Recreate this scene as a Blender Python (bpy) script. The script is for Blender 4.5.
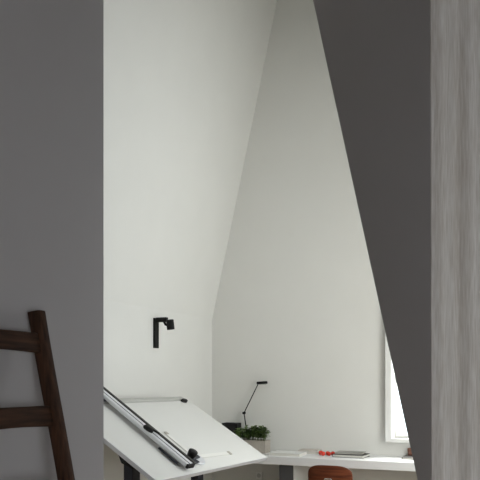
import bpy, bmesh, math, random
from mathutils import Vector, Matrix
random.seed(7)
for o in list(bpy.data.objects): bpy.data.objects.remove(o)
COL = bpy.context.scene.collection
SC = bpy.context.scene

# ---------------------------------------------------------------- camera
cam = bpy.data.cameras.new('camera'); cam.lens = 52.5; cam.sensor_width = 36
cam.shift_y = 143/480; cam.clip_start = .05; cam.clip_end = 200
co = bpy.data.objects.new('camera', cam); COL.objects.link(co)
co.location = (0, 0, 1.5); co.rotation_euler = (math.pi/2, 0, math.radians(23.6))
SC.camera = co
# ---------------------------------------------------------------- world, daylight, exposure
w = bpy.data.worlds.new('sky'); SC.world = w; w.use_nodes = True
bg = w.node_tree.nodes['Background']; bg.inputs[0].default_value = (.91, .95, 1, 1); bg.inputs[1].default_value = 2.6
def area(name, loc, direction, sx, sy, power, col):
    l = bpy.data.lights.new(name, 'AREA'); l.shape = 'RECTANGLE'; l.size = sx; l.size_y = sy
    l.energy = power; l.color = col
    o = bpy.data.objects.new(name, l); COL.objects.link(o); o.location = loc
    o.rotation_euler = Vector(direction).to_track_quat('-Z', 'Y').to_euler(); return o
area('daylight_gable_window', (-1.15, 8.25, 2.72), (-.1, -1, -.45), 1.8, 1.2, 215, (1, .985, .95))
area('daylight_unseen_skylight', (.30, 4.95, 2.1), (-1, 1.9, .35), 1.1, 3.0, 46, (1, .985, .93))  # unseen skylight, placed and aimed to light slope, gable and desk front
area('fill_added_window', (1.85, -.45, .95), (-1, 1.1, .0), 1.3, 1.3, 27, (.98, .97, 1))  # added fill for the curtain and left wall, no such window in view
SC.view_settings.view_transform = 'Standard'; SC.view_settings.look = 'None'
SC.view_settings.gamma = 1; SC.view_settings.use_curve_mapping = False
SC.view_settings.exposure = 0.0

# ---------------------------------------------------------------- materials
def mat(name, col, rough=.5, metal=0, noise=0, nscale=8, stretch=(1,1,1), bump=0, col2=None, spec=.5, bscale=None):
    m = bpy.data.materials.new(name); m.use_nodes = True; nt = m.node_tree; N = nt.nodes; L = nt.links
    b = N['Principled BSDF']; b.inputs['Base Color'].default_value = (*col, 1)
    b.inputs['Roughness'].default_value = rough; b.inputs['Metallic'].default_value = metal
    b.inputs['Specular IOR Level'].default_value = spec
    if noise or col2 or bump:
        tc = N.new('ShaderNodeTexCoord'); mp = N.new('ShaderNodeMapping'); mp.inputs['Scale'].default_value = stretch
        tx = N.new('ShaderNodeTexNoise'); tx.inputs['Scale'].default_value = nscale; tx.inputs['Detail'].default_value = 6
        L.new(tc.outputs['Object'], mp.inputs[0]); L.new(mp.outputs[0], tx.inputs['Vector'])
        r = N.new('ShaderNodeValToRGB'); c2 = col2 or tuple(c*(1-noise) for c in col)
        r.color_ramp.elements[0].color = (*c2, 1); r.color_ramp.elements[1].color = (*col, 1)
        r.color_ramp.elements[0].position = .3; r.color_ramp.elements[1].position = .7
        L.new(tx.outputs['Fac'], r.inputs[0]); L.new(r.outputs[0], b.inputs['Base Color'])
        if bump:
            bp = N.new('ShaderNodeBump'); bp.inputs['Strength'].default_value = bump; bp.inputs['Distance'].default_value = .01
            L.new(tx.outputs['Fac'], bp.inputs['Height']); L.new(bp.outputs[0], b.inputs['Normal'])
    return m
M = {}
M['wall'] = mat('white_plaster', (.79, .785, .75), .85, noise=.02, nscale=3, spec=.2)
M['grey'] = mat('shaded_plaster', (.53, .51, .52), .85, noise=.02, nscale=3, spec=.2)  # white paint in shade, with the shade put into a darker base colour
M['trim'] = mat('white_gloss_paint', (.84, .84, .82), .45)
M['floor'] = mat('oiled_boards', (.50, .41, .31), .5, nscale=3, stretch=(12, 1, 1), col2=(.38, .30, .22))
M['desk'] = mat('white_desk_lacquer', (.84, .84, .84), .4)
M['panel'] = mat('dark_grey_panel', (.10, .10, .105), .5)
M['board'] = mat('white_laminate', (.80, .795, .765), .6, noise=.01, nscale=2)
M['alu'] = mat('brushed_aluminium', (.80, .81, .84), .4, .35)
M['rail'] = mat('grey_anodised_rail', (.56, .56, .53), .45, .3)
M['black'] = mat('black_plastic', (.014, .013, .013), .6, spec=.25)
M['dkmetal'] = mat('dark_blue_grey_steel', (.035, .037, .047), .5, .1, spec=.3)
M['blackm'] = mat('black_painted_metal', (.008, .008, .008), .6, spec=.2)
M['wood'] = mat('old_dark_wood', (.10, .046, .025), .75, spec=.2, nscale=9, stretch=(6, 6, .5), col2=(.032, .017, .012), bump=.25)
M['woodh'] = mat('old_dark_wood_rung', (.095, .044, .024), .75, spec=.2, nscale=9, stretch=(6, .5, 6), col2=(.03, .016, .011), bump=.25)
M['ply'] = mat('walnut_red_plywood', (.20, .055, .022), .5, nscale=5, stretch=(.6, 4, 9), col2=(.085, .024, .012), spec=.2)
M['guide'] = mat('dark_olive_rail', (.045, .045, .04), .5)
M['scale'] = mat('off_white_scale', (.87, .86, .82), .5)
M['clamp'] = mat('beige_clip', (.45, .42, .36), .5)
M['steel'] = mat('chrome_steel', (.75, .73, .70), .22, 1)
M['pot'] = mat('pale_concrete_pot', (.46, .415, .36), .85, noise=.15, nscale=30, bump=.15)
M['soil'] = mat('soil', (.03, .022, .015), .95)
M['leaf'] = mat('fresh_green_leaves', (.21, .31, .09), .4, nscale=12, col2=(.02, .055, .015))  # dark second tone puts shadow between the leaves into the colour
M['stem'] = mat('plant_stem', (.10, .14, .04), .6)
M['paper'] = mat('book_pages', (.80, .78, .72), .8, noise=.12, nscale=40, stretch=(.2, .2, 12))
M['wcover'] = mat('white_book_cover', (.80, .80, .78), .5)
M['gcover'] = mat('grey_book_cover', (.34, .33, .30), .6, noise=.1, nscale=10)
M['dcover'] = mat('dark_book_cover', (.04, .035, .032), .6)
M['bcover'] = mat('brown_book_cover', (.60, .54, .49), .6)
M['red'] = mat('red_tomato_skin', (.75, .045, .02), .25)
M['brown'] = mat('red_brown_pottery', (.20, .09, .06), .6)
M['gauge'] = mat('dim_lamp_glass', (.55, .55, .5), .2)
def glassmat(name, tint, mix):
    m = bpy.data.materials.new(name); m.use_nodes = True; nt = m.node_tree; N = nt.nodes; N.clear()
    o = N.new('ShaderNodeOutputMaterial'); x = N.new('ShaderNodeMixShader'); x.inputs[0].default_value = mix
    t = N.new('ShaderNodeBsdfTransparent'); t.inputs[0].default_value = (*tint, 1)
    g = N.new('ShaderNodeBsdfGlossy'); g.inputs['Roughness'].default_value = .03
    nt.links.new(t.outputs[0], x.inputs[1]); nt.links.new(g.outputs[0], x.inputs[2]); nt.links.new(x.outputs[0], o.inputs[0])
    return m
M['glass'] = glassmat('window_glass', (.97, .98, .97), .04)
M['clear'] = glassmat('clear_acrylic', (.955, .96, .955), .05)
def linen():
    m = bpy.data.materials.new('grey_linen'); m.use_nodes = True; nt = m.node_tree; N = nt.nodes; L = nt.links
    b = N['Principled BSDF']; b.inputs['Roughness'].default_value = .95; b.inputs['Specular IOR Level'].default_value = .1
    tc = N.new('ShaderNodeTexCoord')
    def nz(scale, st, det):
        mp = N.new('ShaderNodeMapping'); mp.inputs['Scale'].default_value = st
        t = N.new('ShaderNodeTexNoise'); t.inputs['Scale'].default_value = scale; t.inputs['Detail'].default_value = det
        L.new(tc.outputs['UV'], mp.inputs[0]); L.new(mp.outputs[0], t.inputs['Vector']); return t
    t1 = nz(1, (240, 13, 1), 3); t2 = nz(1, (30, 1.8, 1), 4)
    ad = N.new('ShaderNodeMath'); ad.operation = 'MULTIPLY_ADD'; ad.inputs[1].default_value = .6
    L.new(t1.outputs['Fac'], ad.inputs[0])
    ml = N.new('ShaderNodeMath'); ml.operation = 'MULTIPLY'; ml.inputs[1].default_value = .4
    L.new(t2.outputs['Fac'], ml.inputs[0]); L.new(ml.outputs[0], ad.inputs[2])
    r = N.new('ShaderNodeValToRGB'); r.color_ramp.elements[0].position = .36; r.color_ramp.elements[1].position = .64
    r.color_ramp.elements[0].color = (.47, .43, .39, 1); r.color_ramp.elements[1].color = (.63, .605, .58, 1)
    L.new(ad.outputs[0], r.inputs[0]); L.new(r.outputs[0], b.inputs['Base Color'])
    bp = N.new('ShaderNodeBump'); bp.inputs['Strength'].default_value = .3; bp.inputs['Distance'].default_value = .004
    L.new(ad.outputs[0], bp.inputs['Height']); L.new(bp.outputs[0], b.inputs['Normal'])
    return m
M['linen'] = linen()

# ---------------------------------------------------------------- helpers
def tag(o, label=None, cat=None, group=None, kind=None):
    for k, v in (('label', label), ('category', cat), ('group', group), ('kind', kind)):
        if v: o[k] = v
    return o
def origin(p):
    v = Vector((0, 0, 0))
    while p is not None: v = v + p.location; p = p.parent
    return v
def build(name, bm, m, parent=None, smooth=False, bevel=0, at=None):
    """link a bmesh given in world coordinates as one object"""
    base = Vector(at) if at is not None else Vector((0, 0, 0))
    off = origin(parent) if parent is not None else base
    bmesh.ops.recalc_face_normals(bm, faces=bm.faces)
    bmesh.ops.translate(bm, verts=bm.verts, vec=-off)
    me = bpy.data.meshes.new(name); bm.to_mesh(me); bm.free(); me.materials.append(m)
    o = bpy.data.objects.new(name, me); COL.objects.link(o)
    if parent is not None: o.parent = parent
    elif at is not None: o.location = base
    if smooth:
        for p in me.polygons: p.use_smooth = True
    if bevel:
        b = o.modifiers.new('bevel', 'BEVEL'); b.width = bevel; b.segments = 3; b.limit_method = 'ANGLE'
    return o
def thing(name, loc, label, cat, group=None):
    o = bpy.data.objects.new(name, None); COL.objects.link(o); o.location = loc; o.empty_display_size = .1
    return tag(o, label, cat, group)
def box(x0, x1, y0, y1, z0, z1, bm=None, mx=None):
    bm = bm or bmesh.new()
    v = [Vector((x, y, z)) for x in (x0, x1) for y in (y0, y1) for z in (z0, z1)]
    if mx is not None: v = [mx @ p for p in v]
    v = [bm.verts.new(p) for p in v]
    for f in ((0,1,3,2),(4,6,7,5),(0,4,5,1),(2,3,7,6),(0,2,6,4),(1,5,7,3)): bm.faces.new([v[i] for i in f])
    return bm
def prism(pts, y0, y1, bm=None):
    """polygon of (x, z) extruded along y"""
    bm = bm or bmesh.new()
    a = [bm.verts.new((x, y0, z)) for x, z in pts]; b = [bm.verts.new((x, y1, z)) for x, z in pts]
    bm.faces.new(a); bm.faces.new(b[::-1]); n = len(pts)
    for i in range(n): bm.faces.new((a[i], a[(i+1) % n], b[(i+1) % n], b[i]))
    return bm
def tube(pts, r, seg=12, bm=None, mx=None, radii=None):
    bm = bm or bmesh.new(); P = [Vector(p) for p in pts]
    if mx is not None: P = [mx @ p for p in P]
    rings = []; up = None
    for i, p in enumerate(P):
        d = (P[min(i+1, len(P)-1)] - P[max(i-1, 0)]).normalized()
        if up is None:
            up = d.orthogonal().normalized()
        up = (up - d*up.dot(d)).normalized(); s = d.cross(up); rr = radii[i] if radii else r
        rings.append([bm.verts.new(p + (up*math.cos(2*math.pi*k/seg) + s*math.sin(2*math.pi*k/seg))*rr) for k in range(seg)])
    for a, b in zip(rings, rings[1:]):
        for k in range(seg): bm.faces.new((a[k], a[(k+1) % seg], b[(k+1) % seg], b[k]))
    bm.faces.new(rings[0]); bm.faces.new(rings[-1][::-1]); return bm
def lathe(prof, c, seg=24, bm=None, mx=None):
    bm = bm or bmesh.new(); c = Vector(c); rings = []
    for r, z in prof:
        ring = []
        for k in range(seg):
            a = 2*math.pi*k/seg; p = c + Vector((r*math.cos(a), r*math.sin(a), z))
            ring.append(bm.verts.new(mx @ p if mx is not None else p))
        rings.append(ring)
    for a, b in zip(rings, rings[1:]):
        for k in range(seg): bm.faces.new((a[k], a[(k+1) % seg], b[(k+1) % seg], b[k]))
    if prof[0][0] > 1e-5: bm.faces.new(rings[0])
    if prof[-1][0] > 1e-5: bm.faces.new(rings[-1][::-1])
    bmesh.ops.remove_doubles(bm, verts=bm.verts, dist=1e-6); return bm
def struct(name, bm, m, bevel=0): return tag(build(name, bm, m, bevel=bevel), kind='structure')

# ---------------------------------------------------------------- the room
KX, GY, KZ = -3.511, 7.236, 2.225        # knee wall, gable wall, height of the knee
CT = 6.4                                 # flat ceiling of the tall part
SL = KX + (CT-KZ)/4.39
def RX(z): return -.2 - z*.2167          # right roof slope
struct('floor', box(-3.8, 1.45, -2.7, 7.5, -.12, 0), M['floor'])
struct('wall_left', prism([(KX, 0), (KX, KZ), (SL, CT), (SL-.16, CT+.12), (KX-.16, KZ), (KX-.16, 0)], 2.9, 7.4), M['wall'])
bm = box(-1.50, KX-.1, GY, GY+.2, -.1, CT+.1)
box(-1.4415, .0, GY, GY+.2, -.1, .935, bm); box(-1.4415, .0, GY, GY+.2, 2.22, CT+.1, bm)
box(-.86, .0, GY, GY+.2, .935, 2.22, bm); box(-1.50, -1.4415, GY, GY+.2, -.1, CT+.1, bm)
bmesh.ops.remove_doubles(bm, verts=bm.verts, dist=1e-4)
struct('wall_back', bm, M['wall'])
# right roof slope with an unseen skylight opening, shaped to light the tall room
def slope(z0, z1, y0, y1, bm=None): return prism([(RX(z0), z0), (RX(z1), z1), (RX(z1)+.2, z1), (RX(z0)+.2, z0)], y0, y1, bm)
SZ0, SZ1, SY0, SY1 = .6, 4.2, 4.4, 6.5
bm = slope(0, SZ0, 4.35, GY); slope(SZ1, CT+.12, 4.35, GY, bm); slope(SZ0, SZ1, 4.35, SY0, bm); slope(SZ0, SZ1, SY1, GY, bm)
struct('wall_right', bm, M['wall'])
struct('ceiling', box(SL-.16, RX(CT)+.2, 4.23, GY+.1, CT, CT+.12), M['wall'])
wf = bmesh.new()
def slopebox(z0, z1, y0, y1, t0, t1, bm): return prism([(RX(z0)+t0, z0), (RX(z1)+t0, z1), (RX(z1)+t1, z1), (RX(z0)+t1, z0)], y0, y1, bm)
slopebox(SZ0, SZ0+.06, SY0, SY1, .08, .15, wf); slopebox(SZ1-.06, SZ1, SY0, SY1, .08, .15, wf)
slopebox(SZ0+.06, SZ1-.06, SY0, SY0+.06, .08, .15, wf); slopebox(SZ0+.06, SZ1-.06, SY1-.06, SY1, .08, .15, wf)
w2 = struct('unseen_skylight', wf, M['trim'])
build('pane', slopebox(SZ0+.06, SZ1-.06, SY0+.06, SY1-.06, .11, .116, bmesh.new()), M['glass'], w2)
# partition: slanted edge follows the roof line
def PX(z): return -.80 - (z-1.398)*.2167
PT = CT+.12
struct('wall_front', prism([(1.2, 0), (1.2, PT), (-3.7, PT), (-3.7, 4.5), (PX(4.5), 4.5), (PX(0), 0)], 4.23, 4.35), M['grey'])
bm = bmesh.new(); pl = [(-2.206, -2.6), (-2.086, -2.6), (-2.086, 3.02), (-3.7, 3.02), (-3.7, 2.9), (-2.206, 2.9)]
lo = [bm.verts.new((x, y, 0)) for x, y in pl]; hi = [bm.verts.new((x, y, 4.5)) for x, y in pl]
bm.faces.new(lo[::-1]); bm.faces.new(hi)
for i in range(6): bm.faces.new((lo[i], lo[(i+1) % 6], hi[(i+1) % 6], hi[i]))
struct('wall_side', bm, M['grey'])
struct('ceiling_low', box(-3.7, 1.4, -2.7, 4.23, 4.5, 4.62), M['wall'])
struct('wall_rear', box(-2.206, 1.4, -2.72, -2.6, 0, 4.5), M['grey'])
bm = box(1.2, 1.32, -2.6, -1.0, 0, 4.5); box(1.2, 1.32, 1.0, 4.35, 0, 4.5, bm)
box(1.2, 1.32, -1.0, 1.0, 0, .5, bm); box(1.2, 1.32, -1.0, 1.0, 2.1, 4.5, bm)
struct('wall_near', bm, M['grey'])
wf = box(1.23, 1.29, -1.0, -.94, .5, 2.1); box(1.23, 1.29, .94, 1.0, .5, 2.1, wf)
box(1.23, 1.29, -.94, .94, .5, .56, wf); box(1.23, 1.29, -.94, .94, 2.04, 2.1, wf); box(1.23, 1.29, -.03, .03, .56, 2.04, wf)
w3 = struct('added_window', wf, M['trim']); build('pane', box(1.257, 1.262, -.94, .94, .56, 2.04), M['glass'], w3)  # unseen window, added as the opening for the near-room fill
# gable window: casing standing proud of the wall, sash and panes
cs = box(-1.504, -1.442, GY-.09, GY, .90, 2.28); box(-.86, -.80, GY-.09, GY, .90, 2.28, cs)
box(-1.442, -.86, GY-.09, GY, 2.22, 2.28, cs)
w1 = struct('window_1', cs, M['trim'], .004)
build('window_sill', box(-1.442, -.86, GY-.09, GY+.09, .895, .935), M['trim'], w1, bevel=.004)
sf = box(-1.4415, -1.425, GY+.10, GY+.15, .935, 2.22); box(-.905, -.86, GY+.10, GY+.15, .935, 2.22, sf)
box(-1.425, -.905, GY+.10, GY+.15, .935, .955, sf); box(-1.425, -.905, GY+.10, GY+.15, 2.17, 2.22, sf); 0
build('window_sash', sf, M['trim'], w1)
build('pane', box(-1.425, -.905, GY+.12, GY+.125, .955, 2.17), M['glass'], w1)

# ---------------------------------------------------------------- curtain close on the right
R_ = Vector((.9164, .4003, 0)); F_ = Vector((-.4003, .9164, 0))
bm = bmesh.new(); uvl = bm.loops.layers.uv.new('UVMap'); nx, nz = 160, 30; W0, W1, H1 = .491, 1.15, 4.44; g = []
for i in range(nx+1):
    s = W0 + (W1-W0)*i/nx; col = []
    for j in range(nz+1):
        z = .02 + (H1-.02)*j/nz; q = s-W0
        d = .030*math.sin(q*38 - 1.9 + .10*math.sin(z*1.3)) + .012*math.sin(q*91 + 1.3 + .2*math.sin(z*.9)) 
        p = R_*(s - .002*z*(1 if i == 0 else 1)) + F_*(1.8 + d*(.55+.15*math.cos(z*.6))); p.z = z
        col.append(bm.verts.new(p))
    g.append(col)
for i in range(nx):
    for j in range(nz):
        f = bm.faces.new((g[i][j], g[i+1][j], g[i+1][j+1], g[i][j+1]))
        for lp, (a, b) in zip(f.loops, ((i, j), (i+1, j), (i+1, j+1), (i, j+1))): lp[uvl].uv = (a/nx*(W1-W0), b/nz*H1)
cr = thing('curtain', R_*((W0+W1)/2) + F_*1.8, 'tall grey linen curtain hanging close by the dark slanted wall', 'curtain')
cf = build('curtain_fabric', bm, M['linen'], cr, smooth=True)
sm = cf.modifiers.new('thick', 'SOLIDIFY'); sm.thickness = .003; sm.offset = 0
mx = Matrix(((R_.x, F_.x, 0, 0), (R_.y, F_.y, 0, 0), (0, 0, 1, 0), (0, 0, 0, 1)))
tag(build('curtain_track', box(W0-.05, W1+.02, 1.785, 1.815, 4.44, 4.5, mx=mx), M['trim']), 'white ceiling track carrying the grey linen curtain', 'curtain track')

# ---------------------------------------------------------------- ladder on the left wall
lad = thing('ladder', (-1.70, 2.2, 0), 'dark rustic wooden ladder leaning on the shaded left wall', 'ladder')
def lx(z): return -2.035 + (1.81-z)*.20
for yy in (2.45, 1.93):
    bm = bmesh.new(); rings = []; K = 15
    for i in range(K+1):
        z = 1.81*i/K; c = Vector((lx(z) + .004*math.sin(z*5+yy), yy + .005*math.sin(z*3.1+yy*2), z)); ring = []
        for k in range(16):
            a = 2*math.pi*k/16; ca, sa = math.cos(a), math.sin(a); e = .6
            r1 = .034*(1+.03*math.sin(z*7+yy))
            tz = 0 if i < K else .006*math.cos(a)
            ring.append(bm.verts.new(c + Vector((.031*math.copysign(abs(ca)**e, ca), r1*math.copysign(abs(sa)**e, sa), tz))))
        rings.append(ring)
    for a, b in zip(rings, rings[1:]):
        for k in range(16): bm.faces.new((a[k], a[(k+1) % 16], b[(k+1) % 16], b[k]))
    bm.faces.new(rings[0]); bm.faces.new(rings[-1][::-1])
    build('side_rail', bm, M['wood'], lad, smooth=True, bevel=0)
for zc in (1.672, 1.358, 1.042, .726, .41):
    bm = bmesh.new(); rings = []
    for i in range(13):
        t = i/12; y = 1.945 + .49*t; h = .041 + .007*math.cos(2*math.pi*t)**2*0 + .005*(1-math.sin(math.pi*t)); bow = .004*math.sin(math.pi*t)
        ring = []
        for k in range(12):
            a = 2*math.pi*k/12; ca, sa = math.cos(a), math.sin(a); e = .55
            dz = h*math.copysign(abs(sa)**e, sa)
            ring.append(bm.verts.new((lx(zc) + .014*math.copysign(abs(ca)**e, ca) - dz*.2, y, zc + dz + bow)))
        rings.append(ring)
    for a, b in zip(rings, rings[1:]):
        for k in range(12): bm.faces.new((a[k], a[(k+1) % 12], b[(k+1) % 12], b[k]))
    bm.faces.new(rings[0]); bm.faces.new(rings[-1][::-1])
    build('rung', bm, M['woodh'], lad, smooth=True)

# ---------------------------------------------------------------- wall lamp
wl = thing('wall_lamp', (KX, 5.97, 1.84), 'small black spotlight on an L-shaped bracket on the white wall', 'wall lamp')
build('backplate', box(KX, KX+.022, 5.917, 5.995, 1.842, 2.135), M['blackm'], wl, bevel=.003)
build('arm', box(KX+.018, KX+.135, 5.938, 5.978, 2.095, 2.140), M['blackm'], wl, bevel=.004)
build('swivel', tube([(KX+.10, 5.958, 2.10), (KX+.115, 5.958, 2.07), (KX+.145, 5.958, 2.06)], .012, 12), M['blackm'], wl, smooth=True)
hm = Matrix.Translation((KX+.170, 5.958, 2.065)) @ Matrix.Rotation(math.radians(12), 4, 'X')
build('lamp_head', lathe([(.0, .05), (.034, .05), (.037, .045), (.037, -.045), (.033, -.045), (.028, -.02), (0, -.02)], (0, 0, 0), 28, mx=hm), M['blackm'], wl, smooth=False)

# ---------------------------------------------------------------- drafting table
B = Vector((-2.38042, 6.07656, .80912)); av = Vector((-.07539, -.99715, 0)); bv = Vector((-.85267, .06446, .51846)); nv = Vector((.51698, -.03909, .85510))
MB = Matrix(((av.x, bv.x, nv.x, B.x), (av.y, bv.y, nv.y, B.y), (av.z, bv.z, nv.z, B.z), (0, 0, 0, 1)))
dt = thing('drafting_table', (-2.93, 5.22, 0), 'large white tilted drafting table with a straight metal rule beam beside the wall', 'drafting table')
bd = build('board', box(0, 1.788, 0, 1.0, -.030, 0, mx=MB), M['board'], dt, bevel=.004)
build('edge_strip', box(0, 1.788, -.006, -.0005, -.031, .001, box(1.7885, 1.794, -.006, 1.0, -.031, .001, mx=MB), MB), M['alu'], bd)
rl = build('top_rail', box(.10, 1.788, 1.001, 1.045, -.015, .022, mx=MB), M['rail'], dt, bevel=.004)
build('end_cap', lathe([(0, .018), (.026, .018), (.032, .012), (.032, -.004), (0, -.004)], (.115, .985, 0), 20, mx=MB @ Matrix.Translation((.115, .985, .005)) @ Matrix.Diagonal((1.5, .8, 1, 1)) @ Matrix.Translation((-.115, -.985, 0))), M['black'], rl, smooth=True)
def bbox_line(p0, p1, w, h0, h1, bm=None):
    """box lying on the board along the line p0-p1 (board coordinates)"""
    d = Vector((p1[0]-p0[0], p1[1]-p0[1], 0)); L = d.length; d.normalize(); s = Vector((-d.y, d.x, 0))
    m = Matrix(((d.x, s.x, 0, p0[0]), (d.y, s.y, 0, p0[1]), (0, 0, 1, 0), (0, 0, 0, 1)))
    return box(0, L, -w/2, w/2, h0, h1, bm, MB @ m)
bmn = build('rule_beam', bbox_line((1.340, .045), (1.250, 1.26), .085, .032, .062), M['alu'], dt, bevel=.005)
build('beam_slot', bbox_line((1.345, .046), (1.255, 1.26), .007, .0615, .0635), M['dkmetal'], bmn)
build('beam_guide', bbox_line((1.266, .045), (1.180, 1.26), .026, .034, .064), M['guide'], bmn, bevel=.004)
build('beam_end', bbox_line((1.339, .024), (1.338, .044), .090, .030, .064), M['black'], bmn, bevel=.004)
build('carriage', bbox_line((1.386, .11), (1.368, .33), .022, .012, .026), M['dkmetal'], bmn, bevel=.004)
build('carriage', box(1.17, 1.35, 1.0, 1.09, .024, .033, mx=MB), M['dkmetal'], bmn)
hl = build('brake_handle', lathe([(0, .03), (.022, .028), (.03, .016), (.03, 0), (0, 0)], (0, 0, 0), 20, mx=MB @ Matrix.Translation((1.325, .515, .062)) @ Matrix.Diagonal((1, 1.6, 1, 1))), M['black'], dt, smooth=True)
build('lever', tube([(1.31, .50, .078), (1.28, .43, .078)], .008, 10, mx=MB), M['black'], hl, smooth=True)
hd = build('drafting_head', bbox_line((1.28, .14), (1.04, .165), .07, .018, .034, bbox_line((1.29, .08), (1.12, .10), .045, .018, .030)), M['dkmetal'], dt, bevel=.006)
build('knob', lathe([(.026, .025), (.028, .028), (.028, .035), (.034, .042), (.038, .060), (.038, .088), (.034, .092), (0, .092)], (1.165, .15, 0), 28, mx=MB), M['black'], hd, smooth=True)
build('protractor_disc', lathe([(0, .016), (.085, .016), (.088, .013), (.088, .006), (0, .006)], (1.07, .15, 0), 36, mx=MB), M['alu'], hd)
build('scale', bbox_line((.99, .168), (.495, .140), .042, .003, .007), M['scale'], hd)
build('scale', bbox_line((1.045, .24), (1.022, .53), .035, .003, .007), M['scale'], hd)
build('scale_clamp', bbox_line((.53, .142), (.497, .140), .044, .007, .011), M['clamp'], hd)
build('scale_clamp', bbox_line((1.02, .50), (1.018, .535), .037, .007, .011), M['clamp'], hd)
for (x, y) in ((-2.885, 4.55), (-3.02, 5.90)):
    zb = .809 + ((Vector((x, y, 0))-B).dot(Vector((-.9971, .0754, 0))))*.608 - .05
    build('column', box(x-.04, x+.04, y-.055, y+.055, .06, zb-.06), M['dkmetal'], dt, bevel=.006)
    build('foot', box(x-.36, x+.36, y-.04, y+.04, 0, .06), M['black'], dt, bevel=.008)
    q = MB.inverted() @ Vector((x, y, zb))
    br = prism([(x-.10, zb+.04), (x+.10, zb-.082), (x+.10, zb-.105), (x+.05, zb-.14), (x-.05, zb-.10), (x-.10, zb+.01)], y-.07, y+.07)
    build('tilt_bracket', br, M['black'], dt, bevel=.003)
build('crossbar', tube([(-2.90, 4.62, .42), (-3.01, 5.83, .42)], .025, 14), M['dkmetal'], dt, smooth=True)

# ---------------------------------------------------------------- desk along the gable wall
DZ = .75
dk = thing('desk', (-2.2, 6.96, 0), 'long white built-in desk top running along the wall below the window', 'desk')
build('desktop', box(KX+.002, -.372, 6.68, GY-.001, .668, DZ), M['desk'], dk, bevel=.003)
build('support_panel', box(-2.52, -2.365, 6.78, GY-.002, 0, .668), M['panel'], dk)
build('support_panel', box(-.75, -.70, 6.78, GY-.002, 0, .668), M['panel'], dk)
build('panel_edge', box(-2.365, -2.352, 6.775, GY-.002, 0, .668), M['trim'], dk)

# wall outlet under the desk
wo = thing('wall_outlet', (-2.92, GY, .47), 'small white wall outlet on the wall below the desk', 'wall outlet')
build('faceplate', box(-2.965, -2.885, GY-.010, GY, .43, .51), M['trim'], wo, bevel=.003)
build('socket', lathe([(0, .0), (.022, .0), (.024, -.004), (.024, -.006), (.020, -.006), (0, -.004)], (0, 0, 0), 20, mx=Matrix.Translation((-2.925, GY-.0095, .47)) @ Matrix.Rotation(math.radians(-90), 4, 'X')), M['rail'], wo)

# black box in the corner
bb = thing('black_box', (-3.23, 7.15, DZ), 'small black upright loudspeaker box in the corner behind the drafting table', 'speaker')
build('case', box(-3.32, -3.135, 7.09, 7.215, DZ, 1.055), M['black'], bb, bevel=.005)
build('grille', box(-3.31, -3.145, 7.084, 7.0905, DZ+.01, 1.045), M['black'], bb, bevel=.002)

# desk lamp
dl = thing('desk_lamp', (-3.02, 7.168, DZ), 'thin black jointed desk lamp standing behind the potted plant', 'desk lamp')
build('base', lathe([(0, 0), (.055, 0), (.057, .004), (.057, .016), (.052, .022), (.012, .026), (0, .026)], (-3.02, 7.168, DZ), 32), M['blackm'], dl)
build('lower_arm', tube([(-3.02, 7.168, DZ+.02), (-3.083, 7.168, 1.166)], .0065, 10), M['blackm'], dl, smooth=True)
build('joint', tube([(-3.083, 7.148, 1.166), (-3.083, 7.188, 1.166)], .014, 14), M['blackm'], dl, smooth=True)
build('upper_arm', tube([(-3.083, 7.168, 1.166), (-2.915, 7.168, 1.485)], .0055, 10), M['blackm'], dl, smooth=True)
hd2 = build('lamp_head', box(-.06, .058, -.022, .022, -.012, .018, mx=Matrix.Translation((-2.865, 7.168, 1.500)) @ Matrix.Rotation(math.radians(-4), 4, 'Y')), M['blackm'], dl, bevel=.007)
build('diffuser', box(-2.90, -2.825, 7.155, 7.181, 1.479, 1.489), M['gauge'], hd2)

# potted plant
pp = thing('potted_plant', (-2.92, 7.0, DZ), 'bushy green plant in a pale concrete trough on the desk', 'potted plant')
X0, X1, Y0, Y1, ZT = -3.10, -2.735, 6.925, 7.085, DZ+.135
bm = box(X0, X1, Y0, Y1, DZ, DZ+.02)
box(X0, X0+.014, Y0, Y1, DZ+.02, ZT, bm); box(X1-.014, X1, Y0, Y1, DZ+.02, ZT, bm)
box(X0+.014, X1-.014, Y0, Y0+.014, DZ+.02, ZT, bm); box(X0+.014, X1-.014, Y1-.014, Y1, DZ+.02, ZT, bm)
build('planter', bm, M['pot'], pp)
build('soil', box(X0+.014, X1-.014, Y0+.014, Y1-.014, DZ+.02, ZT-.012), M['soil'], pp)
def leaf(bm, p, d, n, L, Wd):
    s = d.cross(n).normalized(); rows = []
    for t, wv, cz in ((0, .12, 0), (.3, .85, .06), (.62, 1, .05), (.88, .6, -.02), (1, .1, -.1)):
        c = p + d*L*t + n*L*cz
        rows.append([bm.verts.new(c - s*Wd*wv*.5 + n*Wd*wv*.16), bm.verts.new(c), bm.verts.new(c + s*Wd*wv*.5 + n*Wd*wv*.16)])
    for a, b in zip(rows, rows[1:]):
        for k in range(2): bm.faces.new((a[k], a[k+1], b[k+1], b[k]))
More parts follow.
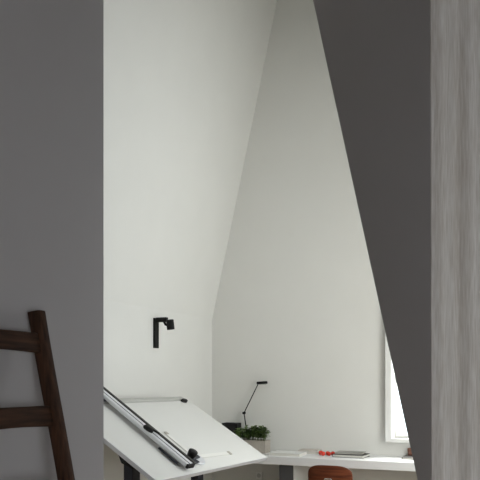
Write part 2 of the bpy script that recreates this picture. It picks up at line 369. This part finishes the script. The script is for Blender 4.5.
for cx in (-3.05, -2.98, -2.91, -2.84, -2.78):
    lm = bmesh.new(); stm = bmesh.new()
    for q in range(9):
        p0 = Vector((cx + random.uniform(-.025, .025), 7.005 + random.uniform(-.05, .05), ZT-.012))
        if not (X0+.02 < p0.x < X1-.02): p0.x = cx
        top = p0 + Vector((random.uniform(-.03, .03), random.uniform(-.03, .03), random.uniform(.09, .16)))
        tube([p0, (p0+top)/2 + Vector((.003, 0, 0)), top], .0025, 6, stm)
        for k in range(15):
            t = random.uniform(.25, 1); p = p0.lerp(top, t); a = random.uniform(0, 6.283)
            d = Vector((math.cos(a), math.sin(a), random.uniform(-.1, .9))).normalized()
            n = (Vector((0, 0, 1)) - d*d.z).normalized()
            leaf(lm, p, d, n, random.uniform(.030, .050), random.uniform(.030, .044))
    f = build('foliage', lm, M['leaf'], pp, smooth=True)
    build('stem', stm, M['stem'], f, smooth=True)

# ---------------------------------------------------------------- books
def book(x, y, z, wx, dy, h, rz, cover, label, group=None, cov=.003, page='paper'):
    t = thing('book', (x, y, z), label, 'book', group); t.rotation_euler.z = 0
    m = Matrix.Translation((x, y, z)) @ Matrix.Rotation(math.radians(rz), 4, 'Z')
    bm = box(-wx/2, wx/2, -dy/2, dy/2, 0, cov, mx=m); box(-wx/2, wx/2, -dy/2, dy/2, h-cov, h, bm, m)
    box(-wx/2, -wx/2+cov, -dy/2, dy/2, cov, h-cov, bm, m)
    build('cover', bm, M[cover], t)
    build('pages', box(-wx/2+cov, wx/2-.006, -dy/2+.005, dy/2-.005, cov, h-cov, mx=m), M[page], t)
    return t
book(-2.455, 6.87, DZ, .34, .25, .032, 0, 'wcover', 'wide white book lying flat beside the concrete trough')
book(-2.30, 7.12, DZ, .20, .16, .024, 2, 'wcover', 'small white book under a brown one against the wall')
book(-2.30, 7.125, DZ+.024, .205, .165, .018, 1, 'bcover', 'thin pale brown book on top of the small white one', cov=.004)
book(-1.815, 6.985, DZ, .32, .24, .030, -3, 'dcover', 'dark covered book with white pages, lower of the two beside the tomatoes', cov=.004)
book(-1.835, 7.03, DZ+.030, .28, .21, .013, 3, 'gcover', 'grey covered book on top of the dark one')
book(-1.13, 7.05, DZ, .34, .20, .020, 0, 'dcover', 'dark covered book lying under the window at the slanted wall', cov=.004)
# ---------------------------------------------------------------- tomatoes
proto = None; prevs = []
spots = [(-2.145, 7.01, .025, 'leftmost red cherry tomato, nearest the small white book'),
         (-2.106, 6.96, .023, 'second red cherry tomato from the left on the desk'),
         (-2.074, 7.02, .022, 'third red cherry tomato from the left on the desk'),
         (-2.046, 6.975, .021, 'fourth red cherry tomato from the left on the desk'),
         (-2.020, 7.025, .022, 'rightmost red cherry tomato, nearest the dark book')]
for (x, y, r, lb) in spots:
    if proto is None:
        proto = thing('tomato', (x, y, DZ), lb, 'tomato', 'red cherry tomatoes on the desk')
        pr = [(1e-6, 0), (.008, .0006), (.014, .005), (.019, .013), (.020, .020), (.018, .029), (.012, .036), (.005, .0375), (1e-6, .0365)]
        body = build('tomato_body', lathe(pr, (x, y, DZ), 20), M['red'], proto, smooth=True)
        cb = bmesh.new()
        for k in range(5):
            a = k*1.2566; leaf(cb, Vector((x, y, DZ+.037)), Vector((math.cos(a), math.sin(a), .05)).normalized(), Vector((0, 0, 1)), .009, .004)
        build('calyx', cb, M['stem'], proto)
        proto.scale = (r/.02,)*3; continue
    c = proto.copy(); COL.objects.link(c); c.location = (x, y, DZ); c.scale = (r/.02,)*3; c['label'] = lb
    for ch in [q for q in proto.children]:
        d = ch.copy(); COL.objects.link(d); d.parent = c
# brown cup by the window
cp = build('cup', lathe([(0, 0), (.030, 0), (.033, .004), (.038, .09), (.035, .09), (.030, .008), (0, .008)], (-1.25, 7.195, DZ), 28), M['brown'], smooth=True, at=(-1.25, 7.195, DZ))
tag(cp, 'small red-brown cup at the wall below the window', 'cup')

# ---------------------------------------------------------------- chair
CX, CY = -1.81, 6.15
ch = thing('desk_chair', (CX, CY+.25, 0), 'reddish brown moulded plywood chair pulled up to the white desk', 'chair')
def shell(wd, ht, bend, n=3.2, nu=28, nv=16, th=.009):
    """bent superellipse panel: returns (u, v, depth) grid"""
    bm = bmesh.new(); top = []; 
    rings = []
    for j in range(nv+1):
        rr = j/nv
        ring = []
        for k in range(nu*2):
            a = math.pi*k/nu; ca, sa = math.cos(a), math.sin(a)
            u = wd/2*rr*math.copysign(abs(ca)**(2/n), ca); v = ht/2*rr*math.copysign(abs(sa)**(2/n), sa)
            ring.append((u, v, bend(u, v)))
        rings.append(ring)
    return rings
def panel(rings, f, th, name, m, parent):
    bm = bmesh.new(); V = []
    for side in (0, 1):
        VS = []
        for j, ring in enumerate(rings):
            if j == 0: v = bm.verts.new(f(*ring[0][:2], ring[0][2] + side*th)); VS.append([v]*len(ring))
            else: VS.append([bm.verts.new(f(u, v, d + side*th)) for u, v, d in ring])
        for a, b in zip(VS, VS[1:]):
            for k in range(len(a)):
                k2 = (k+1) % len(a)
                if a[k] is a[k2]: bm.faces.new((a[k], b[k], b[k2]))
                else: bm.faces.new((a[k], a[k2], b[k2], b[k]))
        V.append(VS[-1])
    for k in range(len(V[0])):
        k2 = (k+1) % len(V[0]); bm.faces.new((V[0][k], V[0][k2], V[1][k2], V[1][k]))
    return build(name, bm, m, parent, smooth=True)
rb = shell(.42, .235, lambda u, v: 1.1*u*u + .35*v*v)
panel(rb, lambda u, v, d: Vector((CX+u, CY + d - .12*(v), .634+v)), .010, 'backrest', M['ply'], ch)
rs = shell(.47, .40, lambda u, v: .55*u*u + (-.9*max(0, v-.08)**2*3) + .9*max(0, -v-.1)**2)
panel(rs, lambda u, v, d: Vector((CX+u, CY+.26+v, .425+d)), .011, 'seat', M['ply'], ch)
build('back_frame', tube([(CX-.035, CY-.012, .50), (CX-.035, CY-.018, .615), (CX-.028, CY-.018, .630), (CX+.028, CY-.018, .630), (CX+.035, CY-.018, .615), (CX+.035, CY-.012, .50)], .006, 10), M['steel'], ch, smooth=True)
build('spine', tube([(CX, CY-.008, .60), (CX, CY-.005, .50), (CX, CY+.05, .41), (CX, CY+.15, .40), (CX, CY+.38, .40)], .011, 12), M['steel'], ch, smooth=True)
build('spine_link', box(CX-.035, CX+.035, CY-.016, CY-.004, .50, .515), M['steel'], ch)
for sx, sy in ((-1, 0), (1, 0), (-1, 1), (1, 1)):
    y0 = CY+.14 if sy == 0 else CY+.38
    build('leg', tube([(CX, y0, .40), (CX+sx*.13, y0, .395), (CX+sx*.16, y0+(.01 if sy else -.01), .37), (CX+sx*.21, y0+(.05 if sy else -.07), .008)], .009, 12), M['steel'], ch, smooth=True)
